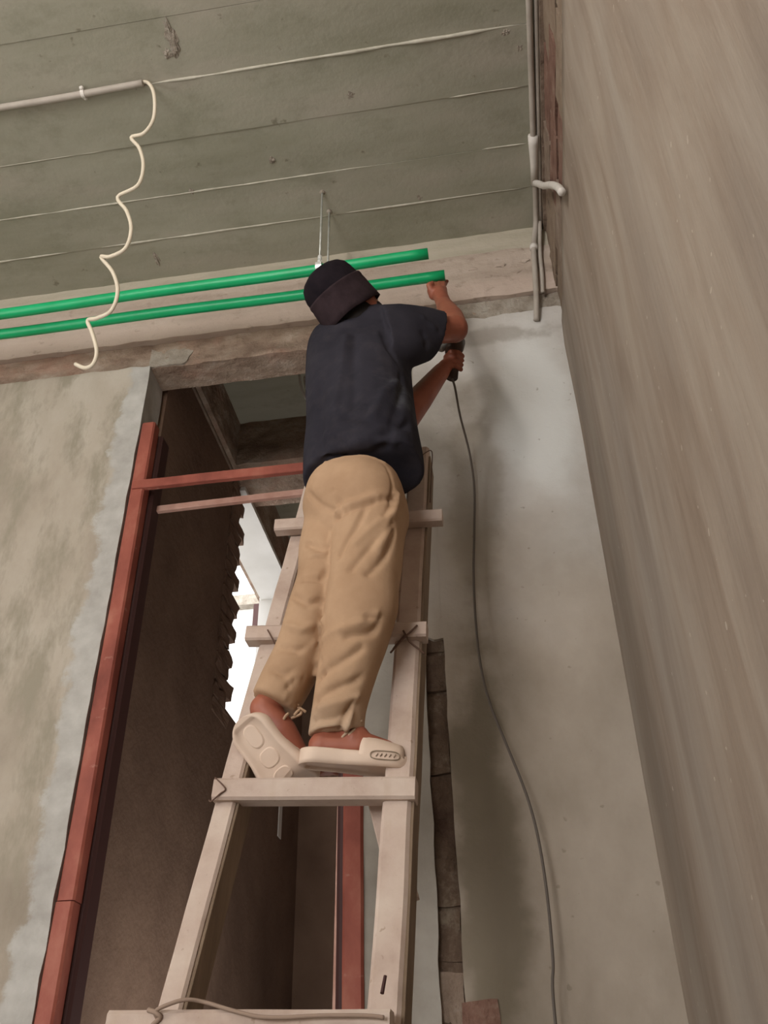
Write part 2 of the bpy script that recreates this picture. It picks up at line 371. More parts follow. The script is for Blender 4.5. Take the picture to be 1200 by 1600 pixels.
# floor
struct(bx('floor', (-4.2, -3.0, -.12), (3.0, 8.5, 0), M_FL))
# ceiling: slab with one board mark after another
ce = struct(bx('ceiling', (-3.6, -3.0, H+.012), (X_R+.2, 2.6, H+.2), M_CE))
bx('corridor_slab', (-1.425, 2.6, H+.012), (X_R+.2, 5.2, H+.2), M_CE, ce)
ys = [2.403, 2.207, 2.020, 1.800, 1.587, 1.378, 1.18, .98, .77, .57, .36, .15, -.06]
for k in range(len(ys)-1):
    dz = random.uniform(-.0025, .0025)
    bm = bmesh.new(); nx = 40
    y1, y0 = ys[k]-.0006, ys[k+1]+.0006; top = H+.02; g = []
    for i in range(nx+1):
        x = -3.5+(X_R+3.53)*i/nx; wv = .0025*noise.noise(V((x*3, k*7.1, 0)))
        g.append([bm.verts.new(p) for p in ((x, y0, top), (x, y0, H+dz+wv), (x, (y0+y1)/2, H+dz+wv+.002*noise.noise(V((x*5, k, 3)))), (x, y1, H+dz+wv), (x, y1, top))])
    for a, b in zip(g, g[1:]):
        for i in range(4): bm.faces.new((a[i], b[i], b[i+1], a[i+1]))
    bm.faces.new(g[0]); bm.faces.new(g[-1][::-1])
    obj('board_mark', bm, M_CE, ce, False)
M_FIN = mat('pale_laitance', lambda nt: ramp(nt, noise_n(nt, 20, 4), [(.3, (.40, .38, .31)), (.7, (.56, .54, .46))]), .9)
# thin mortar fins squeezed out between the boards
for k, (y, x0, x1, r) in enumerate([(1.587, -1.02, .27, .0052), (2.020, -2.2, -.22, .0026), (2.207, -2.2, .26, .0032), (1.80, .0, .27, .002), (2.02, .1, .26, .002), (1.587, -2.2, -1.02, .003), (1.80, -1.9, -1.2, .0016)]):
    pts = []; n = 60
    for i in range(n+1):
        x = x0+(x1-x0)*i/n; pts.append((x, y+.002*noise.noise(V((x*6, y, 0))), H-.001+.0015*noise.noise(V((x*11, y, 4)))))
    tb('mortar_fin', pts, [max(.0004, 1.3*r*min(1, .1+i/9, .1+(n-i)/9)*(.8+.9*noise.noise(V(p)*8))) for i, p in enumerate(pts)], M_FIN, ce, 6)
# lumps of mortar stuck on the soffit
for (px, py, s, st) in [(268, 60, .017, 3.2), (262, 84, .014, 1), (548, 148, .012, 1), (790, 50, .014, 1), (245, 405, .012, 2.4), (655, 308, .009, 1.2), (812, 75, .011, 1.3), (425, 250, .011, 1), (300, 300, .008, 1.5)]:
    d = (px-600)*RGT-(py-800)*UPV+F*FWD; p = CAM+d*((H-1.2)/d.z)
    bm = bmesh.new(); bmesh.ops.create_icosphere(bm, subdivisions=3, radius=s)
    for v in bm.verts:
        v.co *= 1+.9*noise.noise(v.co*160+p*7); v.co.y *= st; v.co.z *= .35
        v.co = v.co+p
    obj('mortar_lump', bm, M_CUT, ce)

_tick('# right wall: plaster up')
# right wall: plaster up to 3.707, bare masonry above
bm = bmesh.new(); n1, n2 = 120, 30; g = []
for j in range(n2+1):
    row = []
    for i in range(n1+1):
        y = -3.0+(2.60+3.0)*i/n1; zt = 3.712+.012*noise.fractal(V((y, 0, 4))*7, 1, 2, 4); z = zt*(j/n2)
        row.append(bm.verts.new((X_R+.006*noise.fractal(V((y*2, z*.8, 0)), 1, 2, 4)-(.0 if j < n2 else -.006), y, z)))
    g.append(row)
for j in range(n2):
    for i in range(n1): bm.faces.new((g[j][i], g[j][i+1], g[j+1][i+1], g[j+1][i]))
loop = g[-1]; bk = [bm.verts.new((X_R+.2, v.co.y, v.co.z)) for v in loop]
for i in range(n1): bm.faces.new((loop[i], loop[i+1], bk[i+1], bk[i]))
wr = struct(obj('wall_right', bm, M_WR, None, True))
bx('mortar_bed', (X_R-.001, -3, 4.215), (X_R+.04, 2.42, H+.01), M_MO, wr)
bx('masonry_core', (X_R+.028, -3, 3.69), (X_R+.2, 2.6, H+.01), M_MO, wr)
def rough_block(name, a, b, m, parent, amp=.004, cut=2, seed=0):
    bm = bmesh.new(); box(bm, a, b)
    bmesh.ops.subdivide_edges(bm, edges=bm.edges[:], cuts=cut, use_grid_fill=True)
    for v in bm.verts:
        v.co += amp*V((noise.noise(v.co*19+V((seed, 0, 0))), noise.noise(v.co*19+V((0, seed+5, 0))), noise.noise(v.co*19+V((0, 0, seed+9)))))
    return obj(name, bm, m, parent)
for r in range(3):
    z0 = 3.70+r*.184; y = -.6-(r % 2)*.14
    k = 0
    while y < 2.42:
        ln = .28; y1 = min(y+ln-.012, 2.43)
        m = M_BR if 1.62 < y+ln/2 < 2.02 else (M_MO if 2.02 <= y+ln/2 < 2.2 else M_GB)
        rough_block('brick', (X_R+.006+.008*random.random(), y, z0), (X_R+.05, y1, z0+.172), m, wr, .006, 3, k+r*31); y += ln; k += 1

_tick('# back wall')
# back wall
wb = struct(empty('wall_back'))
def under(o, p): o.parent = p; return o
DX0, DX1 = -1.234, -.413
under(rough_slab('plaster', -3.5, DX0, 0, 3.748, D, D+.14, M_PL, .004, 90, 60, .012, 0, 0, .006, 5, 1), wb)['label'] = 'blotchy plaster left of the doorway with a pale cement edge'
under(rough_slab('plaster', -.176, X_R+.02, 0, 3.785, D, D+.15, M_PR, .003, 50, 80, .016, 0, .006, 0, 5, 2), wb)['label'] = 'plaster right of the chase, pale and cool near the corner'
# band between the frame and the chase (grey cement), and the strip above the chase
M_BAND = mat('cement_band', lambda nt: ramp(nt, noise_n(nt, 9, 5), [(.3, (.30, .275, .24)), (.7, (.39, .365, .325))]), .92, (22, .3, .01))
under(rough_slab('plaster', DX1, -.232, 0, 3.785, D+.001, D+.15, M_BAND, .003, 14, 70, .014, 0, 0, .008, 6, 5), wb)['label'] = 'grey cement band beside the right jamb'
under(rough_slab('plaster', -.234, -.174, 2.48, 3.785, D+.0015, D+.14, M_PR, .002, 8, 40, .012, .02, 0, 0, 6, 7), wb)
bx('masonry_core', (-.25, D+.022, 0), (-.16, D+.14, 2.65), M_GR, wb)
for k in range(22):                                    # rubble bricks seen in the chase
    z = .08+k*.118+random.uniform(-.015, .015)
    if z < 2.6: rough_block('brick', (-.233, D+.010+.008*random.random(), z), (-.176, D+.05, z+.112), (M_MO if k in (4, 9, 12) else M_GR), wb, .007, 2, k)
rough_block('brick', (-.185, D-.004, 1.36), (-.10, D+.03, 1.53), M_BR, wb, .006, 4, 77)
# lintel, rough and unplastered, 3 cm behind the plaster face
under(rough_slab('lintel', -3.5, X_R+.03, 3.743, 3.885, D+.012, D+.14, M_RO, .008, 160, 16, 0, .004, 0, 0, 13, 11), wb)
under(rough_slab('cement_patch', -1.245, -1.08, 3.745, 3.83, D+.006, D+.05, M_CUT, .004, 30, 20, .03, .004, 0, .05, 8, 21), wb)
under(rough_slab('cement_patch', -.05, X_R+.02, 3.76, 3.873, D+.006, D+.06, M_CUT, .006, 40, 16, 0, .0, .0, 0, 16, 23), wb)
# ring beam, in two casts: upper strip and the larger lower face
under(rough_slab('ring_beam', -3.5, X_R+.03, 3.875, 4.128, D-.012, D+.2, M_BE, .005, 160, 26, .001, .007, 0, 0, 10, 13), wb)
M_BE2 = mat('beam_concrete_upper', lambda nt: ramp(nt, noise_n(nt, 5, 6, .6, (.35, 1, 2.5)), [(.3, (.38, .345, .265)), (.5, (.46, .42, .335)), (.7, (.52, .475, .39))]), .9, (28, .4, .01))
under(rough_slab('ring_beam', -3.5, X_R+.03, 4.124, H+.01, D-.004, D+.2, M_BE2, .003, 160, 12, 0, .004, 0, 0, 10, 17), wb)
for (x, z, s) in [(.13, 4.04, .010), (.02, 4.045, .008), (.19, 3.99, .010), (.08, 3.985, .008), (.05, 4.0, .007), (.22, 4.05, .008), (-.02, 3.845, .009), (.06, 3.825, .012), (.13, 3.81, .010), (0, 3.80, .008), (.2, 3.80, .012)]:
    bm = bmesh.new(); bmesh.ops.create_icosphere(bm, subdivisions=3, radius=s)
    for v in bm.verts:
        v.co *= 1+.8*noise.noise(v.co*120+V((x, z, 0))*20); v.co.x *= 2.2; v.co.y *= .6; v.co += V((x, D-.010 if z > 3.87 else D+.012, z))
    obj('mortar_lump', bm, M_BE if z > 3.87 else M_CUT, wb)

_tick('# the rest of the room')
# the rest of the room
struct(bx('wall_left', (-3.6, -3, 0), (-3.5, 2.6, H+.1), M_PL))
wf = struct(empty('wall_front'))
for a, b in [((-3.6, -3.1, 0), (X_R+.2, -3, 1.3)), ((-3.6, -3.1, 3.1), (X_R+.2, -3, H+.2)), ((-3.6, -3.1, 1.3), (-3.0, -3, 3.1)), ((-1.0, -3.1, 1.3), (X_R+.2, -3, 3.1))]:
    bx('plaster', a, b, M_WR, wf)

_tick('# corridor behind')
# corridor behind the doorway
wc = struct(empty('wall_corridor_left'))
XL = -1.222
under(rough_slab('plaster', 0, 1, 0, 1, 0, 1, M_COR, 0, 1, 1), wc).scale = (0, 0, 0)
for ch in list(wc.children): bpy.data.objects.remove(ch)
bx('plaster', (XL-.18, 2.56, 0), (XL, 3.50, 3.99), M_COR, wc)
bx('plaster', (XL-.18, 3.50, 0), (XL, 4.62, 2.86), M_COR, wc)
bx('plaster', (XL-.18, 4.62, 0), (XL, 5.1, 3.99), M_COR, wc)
k = 0; z = 2.78
while z < 3.96:                                         # toothed end of the brickwork
    ln = [.10, .045, .12, .05][k % 4]+random.uniform(-.02, .025)
    h = .068
    rough_block('brick', (XL-.165, 3.42, z), (XL+.006, 3.52+ln, z+h-.008), M_COR, wc, .012, 3, k*3+1)
    z += h; k += 1
bx('soffit', (XL-.17, 3.52, 3.975), (XL+.03, 5.0, 3.998), M_OUT, wc)  # daylight on the beam's underside is put into this white panel's colour
bx('mortar_ridge', (XL-.01, 2.56, 3.985), (XL+.010, 3.50, 4.0), M_MO, wc)
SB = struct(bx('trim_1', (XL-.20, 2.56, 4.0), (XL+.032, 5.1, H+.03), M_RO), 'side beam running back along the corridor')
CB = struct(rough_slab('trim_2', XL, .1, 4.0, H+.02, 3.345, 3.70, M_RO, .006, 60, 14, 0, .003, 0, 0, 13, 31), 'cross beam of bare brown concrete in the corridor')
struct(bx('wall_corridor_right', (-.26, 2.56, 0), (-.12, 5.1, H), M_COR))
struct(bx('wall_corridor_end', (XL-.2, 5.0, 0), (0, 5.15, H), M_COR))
# white jamb of the side opening
bx('jamb', (XL-.18, 4.57, 2.6), (XL+.004, 4.63, 3.99), M_OUT, wc)

# door frame with a high transom
df = struct(empty('door_1'), 'red painted timber door frame with an open fanlight')
def post(name, x0, x1, y0, y1, z0, z1, m, par=df):
    bm = beam_bm(((x0+x1)/2, (y0+y1)/2, z0), ((x0+x1)/2, (y0+y1)/2, z1), x1-x0, y1-y0, V((1, 0, 0)), wob=.0012, seg=30); return obj(name, bm, m, par)
post('post', -1.226, -1.176, D-.008, D+.045, 0, 1.80, M_RED); post('post', -1.224, -1.174, D-.006, D+.045, 1.803, 3.448, M_RED)
post('rebate', -1.226, -1.160, D+.045, D+.12, 0, 3.42, M_DOOR)['label'] = 'inner side of the left jamb, darkened for shade'  # shade on the jamb's inner side is put into its dark colour
post('post', -.466, -.413, D-.008, D+.045, 0, 2.02, M_RED); post('post', -.468, -.413, D-.006, D+.045, 2.023, 3.448, M_RED)
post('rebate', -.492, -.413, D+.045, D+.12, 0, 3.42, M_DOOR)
obj('transom', beam_bm((-1.215, D-.002, 3.162), (-.42, D-.002, 3.158), .036, .022, V((0, 0, 1)), wob=.0012, seg=20), M_RED, df)
obj('transom', beam_bm((-1.17, D+.10, 3.126), (-.46, D+.10, 3.134), .024, .02, V((0, 0, 1)), wob=.0012, seg=20), M_PRI, df)['label'] = 'unpainted pinkish back transom'
obj('door_stop', beam_bm((-.522, D+.10, 0), (-.497, D+.13, 2.60), .008, .012, V((1, 0, 0)), seg=10), M_PRI, df)

_tick('# outside')
# outside
out = empty('building', (-5, 7, 0))
bx('wall', (-7.5, 8.0, 0), (-2.0, 9.0, 5.96), M_OUT, out); bx('coping', (-7.6, 7.9, 5.96), (-1.9, 9.1, 6.08), M_CUT, out)
bx('window', (-4.4, 7.97, 3.4), (-3.8, 8.01, 4.3), M_DOOR, out); bx('vent', (-2.45, 7.8, 5.62), (-2.36, 8.02, 5.90), M_DOOR, out, .01)
own(out); tag(out, 'sunlit white house outside the side opening of the corridor', 'building')

# ================================================================ PIPES AND CABLES
rnd = random.Random(3)
def pipe(name, p0, p1, r, m, label, hole=True):
    bm = bmesh.new(); N = 40; P = [V(p0).lerp(V(p1), i/N) for i in range(N+1)]
    P = [p+V((0, 0, .0025*math.sin(i*.35))) for i, p in enumerate(P)]
    ra = tube(bm, P, r, 20, cap=False)
    e = P[-1]; t = (P[-1]-P[-2]).normalized()
    inn = [bm.verts.new(e+(v.co-e)*.68) for v in ra[-1]]; dp = [bm.verts.new(v.co-t*.08) for v in inn]
    for i in range(20):
        j = (i+1) % 20; bm.faces.new((ra[-1][i], ra[-1][j], inn[j], inn[i])); bm.faces.new((inn[i], inn[j], dp[j], dp[i]))
    bm.faces.new(dp); bm.faces.new(ra[0][::-1])
    return tag(obj(name, bm, m, None, True), label, 'pipe')
a0, a1 = at(-260, 527, 2.10), at(669, 397, 2.10); b0, b1 = at(-260, 556, 2.19), at(695, 431, 2.19)
p1 = pipe('water_pipe', a0, a1, .0195, M_GP, 'upper green plastic pipe under the ceiling, its end left of the other')
p2 = pipe('water_pipe', b0, b1, .0195, M_GP, 'lower green plastic pipe along the wall, its end held above the raised hand')
def hanger(top, axp, lab):
    h = empty('pipe_hanger', top); z = axp.z
    c = V((top.x, top.y, z)); tb('rod', [V((top.x, top.y, H+.005)), c+V((0, 0, .045))], .0042, M_ZN, h, 8)
    bm = bmesh.new(); N = 28
    for s, w_ in ((1, 1),):
        ring = []
        for k in range(N+1):
            a = 2*math.pi*k/N; ring.append((math.sin(a)*.0235, math.cos(a)*.0235))
        g = []
        for (y, zz) in ring:
            g.append([bm.verts.new(c+V((sx, y*q, zz*q))) for sx, q in ((-.011, 1), (.011, 1), (.011, .88), (-.011, .88))])
        for a_, b_ in zip(g, g[1:]):
            for i in range(4): bm.faces.new((a_[i], a_[(i+1) % 4], b_[(i+1) % 4], b_[i]))
    obj('clamp', bm, M_CL, h)
    bm = bmesh.new(); tube(bm, [c+V((0, 0, .024)), c+V((0, 0, .040))], .0095, 6); tube(bm, [c+V((0, 0, .046)), c+V((0, 0, .066))], .0075, 12); obj('nut', bm, M_CL, h)
    bm = bmesh.new(); bmesh.ops.create_icosphere(bm, subdivisions=2, radius=.012, matrix=Matrix.Translation((top.x, top.y, H))); obj('anchor', bm, M_CUT, h)
    own(h); return tag(h, lab, 'pipe hanger')
hanger(V((-.511, 2.10, H)), at(505, 419, 2.10), 'zinc rod with clamp holding the upper green pipe, left of the two rods')
hanger(V((-.502, 2.19, H)), at(515, 455, 2.19), 'zinc rod with clamp holding the lower green pipe behind the hat')

# ceiling conduit and the wavy white cable hanging out of it
cpts = [(-2.3, 1.583, H-.014), (-1.6, 1.578, H-.014), (-1.026, 1.573, H-.013)]
cdt = pipe('electrical_conduit', (-2.4, 1.585, H-.014), (-1.022, 1.573, H-.014), .0115, M_CO, 'straight pale conduit across the ceiling above the wavy cable')
bm = bmesh.new(); c = V((-1.235, 1.575, H-.014)); g = []
for k in range(13):
    a = math.pi*k/12; y, z = math.cos(a), -math.sin(a)
    g.append([bm.verts.new(c+V((sx, y*r_, z*r_))) for sx, r_ in ((-.006, .0118), (.006, .0118), (.006, .0150), (-.006, .0150))])
for a_, b_ in zip(g, g[1:]):
    for i in range(4): bm.faces.new((a_[i], a_[(i+1) % 4], b_[(i+1) % 4], b_[i]))
bm.faces.new(g[0]); bm.faces.new(g[-1][::-1]); ball(bm, c+V((0, .018, .004)), .008, u=8, v=6); ball(bm, c+V((0, -.018, .004)), .008, u=8, v=6)
obj('clip', bm, M_WP, cdt)
wav = [(214, 127), (232, 130), (241, 150), (240, 185), (225, 208), (205, 215), (218, 232), (224, 260), (215, 290), (184, 308), (198, 330), (205, 358), (196, 388), (172, 401), (158, 402), (176, 425), (184, 455), (174, 485), (152, 497), (137, 501), (144, 520), (151, 548), (146, 568), (133, 575), (118, 569)]
cp_ = [at(x, y, 1.573+.005*i if i < 3 else 1.585+.012*i) for i, (x, y) in enumerate(wav)]
tag(tb('hanging_cable', smooth_path(cp_, 5), .0062, mat('cream_cable', lambda nt: (.72, .65, .52), .5), None, 10), 'wavy cream cable dangling from the conduit end in front of the green pipes', 'cable')
# conduits in the right-hand corner of the ceiling
def zat(x, y, z):
    d = (x-600)*RGT-(y-800)*UPV+F*FWD; return CAM+d*((z-1.2)/d.z)
q = [V((.283, -.4, H-.013)), V((.283, 1.0, H-.013)), V((.286, 2.04, H-.013)), V((.289, 2.22, H-.014)), V((.286, 2.355, H-.03)), at(834, 385, 2.372), at(836, 425, 2.372), at(838, 465, 2.374), at(838, 500, 2.388)]
w1 = tag(tb('wall_conduit', smooth_path(q, 6), .0105, M_CO, None, 12), 'left of the paired pale conduits, running down the corner into plaster', 'conduit')
tb('sleeve', [V((.286, 2.19, H-.014)), V((.287, 2.10, H-.014)), V((.286, 2.02, H-.014)), V((.286, 1.985, H-.014))], [.013, .0145, .018, .019], M_WP, w1, 14)['label'] = 'flared white sleeve'
tb('clip', [at(834, 384, 2.372), at(834, 389, 2.372)], .0155, M_WP, w1, 12)
q = [V((.307, -.4, H-.011)), V((.306, 2.25, H-.011)), V((.302, 2.355, H-.03)), at(844, 395, 2.374), at(847, 430, 2.376), at(848, 457, 2.378)]
w2 = tag(tb('wall_conduit', smooth_path(q, 6), .0075, M_CO, None, 12), 'thinner right-hand conduit hard against the bare masonry', 'conduit')
q = [zat(830, 293, H-.03), zat(842, 291, H-.05), zat(858, 291, H-.055), at(872, 295, 2.0), at(879, 301, 1.99)]
ARC = [V((.281, 2.13, H-.026)), V((.297, 2.115, H-.045)), V((.308, 2.09, H-.09)), V((.311, 2.04, H-.17)), V((.309, 1.975, H-.27)), V((.309, 1.93, H-.36))]
tag(tb('conduit_elbow', smooth_path([V((.287, 2.16, 4.20)), V((.290, 2.12, 4.14)), V((.297, 2.033, 4.003)), V((.300, 1.938, 3.872)), V((.301, 1.846, 3.739)), V((.300, 1.77, 3.62)), V((.298, 1.72, 3.53))], 6), .0122, M_WP, None, 12), 'short curved white conduit branching over the bare masonry to the side wall', 'conduit')
# cable coil in the corridor ceiling
tag(tb('cable_coil', smooth_path([at(468, 585, 2.95), at(470, 602, 2.93), at(478, 622, 2.9), at(492, 636, 2.88), at(500, 620, 2.88), at(490, 596, 2.9), at(477, 588, 2.92), at(478, 604, 2.92), at(486, 622, 2.9), at(498, 634, 2.88), at(510, 610, 2.90), V((-.60, 2.78, 4.12)), V((-.60, 2.79, 4.26))], 5), .006, M_WP, None, 8), 'loops of white cable hanging behind the lintel beside the shirt', 'cable')

# ================================================================ LADDER
lad = empty('ladder', (-.42, 1.2, 0))
def extend(P, Q, z): t = (z-P.z)/(Q.z-P.z); return P+(Q-P)*t
LR0, LR1 = V((-.612, 1.70, 1.442)), V((-.516, 1.995, 2.526)); RR0, RR1 = V((-.252, 1.70, 1.438)), V((-.204, 1.995, 2.527))
obj('rail', beam_bm(extend(LR0, LR1, 0), extend(LR0, LR1, 2.90), .043, .082, V((1, 0, 0)), wob=.003, seg=40), M_WD, lad)
obj('rail', beam_bm(extend(RR0, RR1, 0), extend(RR0, RR1, 2.90), .056, .080, V((1, 0, 0)), wob=.003, seg=40), M_WD, lad)
for (A_, B_, wd) in ((LR0, LR1, .043), (RR0, RR1, .056)):  # added thin strips: shade on the rails' right faces as dark colour
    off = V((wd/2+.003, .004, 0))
    obj('shade_strip', beam_bm(extend(A_, B_, .02)+off, extend(A_, B_, 2.86)+off, .006, .074, V((1, 0, 0)), wob=.002, seg=40), M_WDSHADE, lad)['label'] = 'added dark strip standing for shade on the side of the rail'
def rung(x0, x1, z, y, hh, dd, tilt=0, m=M_WD, name='rung'):
    return obj(name, beam_bm((x0, y, z-tilt/2), (x1, y, z+tilt/2), hh, dd, V((0, 0, 1)), wob=.0018, seg=16), m, lad)
RA = rung(-.602, -.199, 1.822, 1.765, .044, .050, -.026)
rung(-.592, -.172, 2.219, 1.862, .038, .044, -.03)
rung(-.566, -.126, 2.588, 1.948, .036, .036, -.022)
rung(-.694, -.235, 1.392, 1.620, .06, .05, -.015)
rung(-.76, -.27, .95, 1.492, .05, .05, -.01); rung(-.82, -.30, .5, 1.37, .05, .05)
obj('brace', beam_bm((-.292, 1.845, 1.86), (-.232, 1.82, 1.62), .05, .02, V((1, 0, 0)), wob=.001, seg=6), M_WD, lad)
for (x, xx) in ((-.60, -.72), (-.17, -.06)):
    pass
# wire lashings and nail marks
for pts, r in [([(610, 1020), (628, 1000), (652, 977)], .0022), ([(630, 985), (640, 1003), (663, 1021)], .0022), ([(614, 1014), (632, 992)], .0018)]:
    tb('wire', [at(x, y, 1.832) for x, y in pts], r, M_WIRE, lad, 6)
tb('wire', smooth_path([at(336, 1215, 1.742), at(352, 1232, 1.738), at(344, 1240, 1.738), at(330, 1252, 1.738), at(327, 1250, 1.75)], 4), .0016, M_WIRE, lad, 6)
tb('wire', [at(418, 984, 1.836), at(430, 1006, 1.836)], .0018, M_WIRE, lad, 6)
tb('wire', smooth_path([at(650, 722, 1.93), at(664, 708, 1.95), at(675, 706, 1.98), at(674, 740, 1.98), at(672, 785, 1.975)], 4), .0014, M_WIRE, lad, 6)
tb('rope', smooth_path([at(246, 1592, 1.598), at(243, 1580, 1.59), at(262, 1570, 1.585), at(290, 1562, 1.59), at(320, 1566, 1.60), at(360, 1578, 1.59), at(400, 1588, 1.585), at(440, 1590, 1.585), at(500, 1587, 1.585), at(572, 1587, 1.585), at(600, 1590, 1.585)], 5), .0032, M_ROPE, lad, 8)
tb('rope', smooth_path([at(232, 1578, 1.596), at(243, 1582, 1.590), at(250, 1590, 1.592), at(238, 1602, 1.594)], 5), .004, M_ROPE, lad, 8)
bm = bmesh.new()
tube(bm, [at(602, 1525, 1.617), at(597, 1552, 1.605)], [.003, .0035], 6); obj('nail_mark', bm, M_DOOR, lad)
bm = bmesh.new(); tube(bm, smooth_path([at(573, 1231, 1.7425), at(583, 1228, 1.7425), at(590, 1234, 1.7425), at(603, 1229, 1.7425)], 4), .0012, 6); obj('scuff', bm, M_WIRE, lad)
own(lad); tag(lad, 'rough homemade timber ladder with nailed rungs under the worker', 'ladder')

# ================================================================ PERSON
per = empty('person', (-.35, 1.80, 1.845))
hx = (RGT*-.60+UPV*.77-FWD*.20).normalized()          # head axis, crown tipped back to the left
crown_c = at(526, 457, 1.86); brim_c = at(540, 487, 1.87)
hx = (RGT*-.62+UPV*.78-FWD*.02).normalized(); crown_c = at(525, 456, 1.82)
face = (V((.62, .70, .35))-hx*V((.62, .70, .35)).dot(hx)).normalized(); hside = hx.cross(face)
HR = Matrix((hside, face, hx)).transposed()
headc = crown_c-hx*.075+face*.012

bm = bmesh.new()
ball(bm, headc, 1, .073, .090, .105, HR)
ball(bm, headc-hx*.055+face*.035, 1, .050, .050, .058, HR)              # jaw
ball(bm, headc-hx*.030+face*.098, 1, .013, .020, .022, HR)              # nose
ball(bm, headc-hx*.006+face*.090, 1, .014, .012, .012, HR)              # bridge
ball(bm, headc+hx*.012+face*.082, 1, .045, .014, .010, HR)              # brow
for s in (-1, 1): ball(bm, headc-hx*.015+hside*.074*s-face*.008, 1, .008, .018, .030, HR)    # ears
ball(bm, headc-hx*.062+face*.086, 1, .022, .010, .006, HR)              # lips
ball(bm, headc-hx*.072+face*.083, 1, .019, .010, .006, HR)
neck0 = at(572, 520, 1.90); capsule(bm, headc-hx*.06-face*.01, neck0, .050, .060)
shR, shL = at(618, 522, 1.85), at(520, 560, 1.98)
chest = at(568, 600, 1.91); pelv = at(558, 770, 1.84)
capsule(bm, shL, shR, .045, .042); capsule(bm, chest, pelv, .085, .085)
elR = at(710, 514, 1.985); wrR = at(694, 476, 2.13)
capsule(bm, shR, elR, .040, .041); capsule(bm, elR, at(705, 497, 2.05), .043, .040); capsule(bm, at(705, 497, 2.05), wrR, .040, .027)
elL = at(632, 655, 2.02); wrL = at(690, 580, 2.10)
capsule(bm, shL, elL, .048, .038); capsule(bm, elL, at(655, 624, 2.05), .043, .040); capsule(bm, at(655, 624, 2.05), wrL, .040, .027)
# legs
hipR, knR, anR = at(580, 800, 1.81), at(585, 960, 1.755), at(532, 1138, 1.80)
hipL, knL, anL = at(510, 805, 1.85), at(488, 950, 1.80), at(434, 1088, 1.79)
capsule(bm, hipR, knR, .070, .048); capsule(bm, knR, anR, .048, .034); capsule(bm, hipL, knL, .046, .040); capsule(bm, knL, anL, .042, .032)
# right foot on the rung, toes to the right
fR = at(503, 1166, 1.775)
capsule(bm, anR, fR, .035, .029); capsule(bm, fR, at(560, 1168, 1.785), .028, .031); capsule(bm, at(560, 1166, 1.785), at(602, 1176, 1.795), .032, .026)
capsule(bm, anR, at(555, 1158, 1.785), .036, .034)
for k in range(5):
    capsule(bm, at(600, 1180, 1.775+.014*k), at(622-2*k, 1184, 1.775+.014*k), .010, .011 if k == 0 else .009)
# left foot, heel raised
hL = at(411, 1107, 1.775)
capsule(bm, anL, hL, .033, .029); capsule(bm, hL, at(440, 1140, 1.785), .029, .030); capsule(bm, at(440, 1140, 1.785), at(462, 1180, 1.81), .030, .028)
ballL = at(462, 1180, 1.81)
capsule(bm, ballL, ballL+V((.03, .05, -.012)), .027, .018)
for k in range(5):
    b0_ = ballL+V((.005+.014*k, .05, -.012)); capsule(bm, b0_, b0_+V((.008, .032, 0)), .009, .010 if k == 0 else .008)
def finger(bm, pts, r0, r1):
    pts = [V(p) for p in pts]
    for i, (a, b) in enumerate(zip(pts, pts[1:])):
        f0, f1 = i/(len(pts)-1), (i+1)/(len(pts)-1); capsule(bm, a, b, r0+(r1-r0)*f0, r0+(r1-r0)*f1)
# right hand: palm just below the pipe, fingers up and over its far side
pc = at(684, 453, 2.160); ax = (b1-b0).normalized()
capsule(bm, wrR, pc+V((.004, .002, -.012)), .026, .026)
for k in range(4):
    base = pc+ax*(-.026+.0155*k)+V((0, .006, .008))
    capsule(bm, pc+ax*(-.012+.008*k)-V((0, 0, .02)), base, .022, .0125)
    zc = b0.z+(b1.z-b0.z)*((base.x-b0.x)/(b1.x-b0.x)) if abs(b1.x-b0.x) > 1e-6 else b1.z
    C_ = V((base.x, 2.19, zc)); q_ = .030
    arc = [base]+[C_+V((ax.x*.004*j, math.sin(math.radians(a_))*q_, -math.cos(math.radians(a_))*q_)) for j, a_ in enumerate((10, 50, 90, 118 if k != 3 else 100))]
    finger(bm, arc, .0098 if k < 3 else .0086, .0078 if k < 3 else .007)
th0 = pc+ax*-.022+V((0, -.016, -.014))
capsule(bm, pc-V((0, 0, .022)), th0, .018, .0125); finger(bm, [th0, th0+V((-.006, -.010, .014)), th0+V((.006, -.006, .026))], .0115, .009)
# left hand round the drill grip
gr0, gr1 = at(706, 590, 2.125), at(712, 548, 2.125); ga = (gr1-gr0).normalized(); gm = (gr0+gr1)/2
pl = at(697, 572, 2.105); capsule(bm, wrL, pl, .025, .024)
gn = V((0, 1, 0)); gs = ga.cross(gn).normalized()
for k in range(4):
    cc = gm+ga*(-.030+.019*k); rr_ = .0275
    dirs = [(-1, .1), (-.35, .95), (.45, .9), (.95, .25)]
    if gs.dot(RGT) < 0: gsx = -gs
    else: gsx = gs
    arc = [pl+ga*(-.022+.015*k)]+[cc+gsx*a_*rr_-gn*b_*rr_ for a_, b_ in dirs]
    finger(bm, arc, .0102 if k else .0088, .0082)
finger(bm, [pl+ga*.012, gm+ga*.040-gsx*.022+gn*.010, gm+ga*.045+gn*.026, gm+ga*.042+gsx*.018+gn*.022], .0125, .009)
_tick('pre body remesh')
body_me = remesh(bm, .0040, 4, 'body')
_tick('post body remesh')
body = link('body', body_me, M_SK, per, True)
for s in (-1, 1):
    bm = bmesh.new(); ball(bm, headc+hx*-.008+face*.083+hside*.030*s, .011); obj('eye', bm, M_EYE, per, True)

_tick('# trousers')
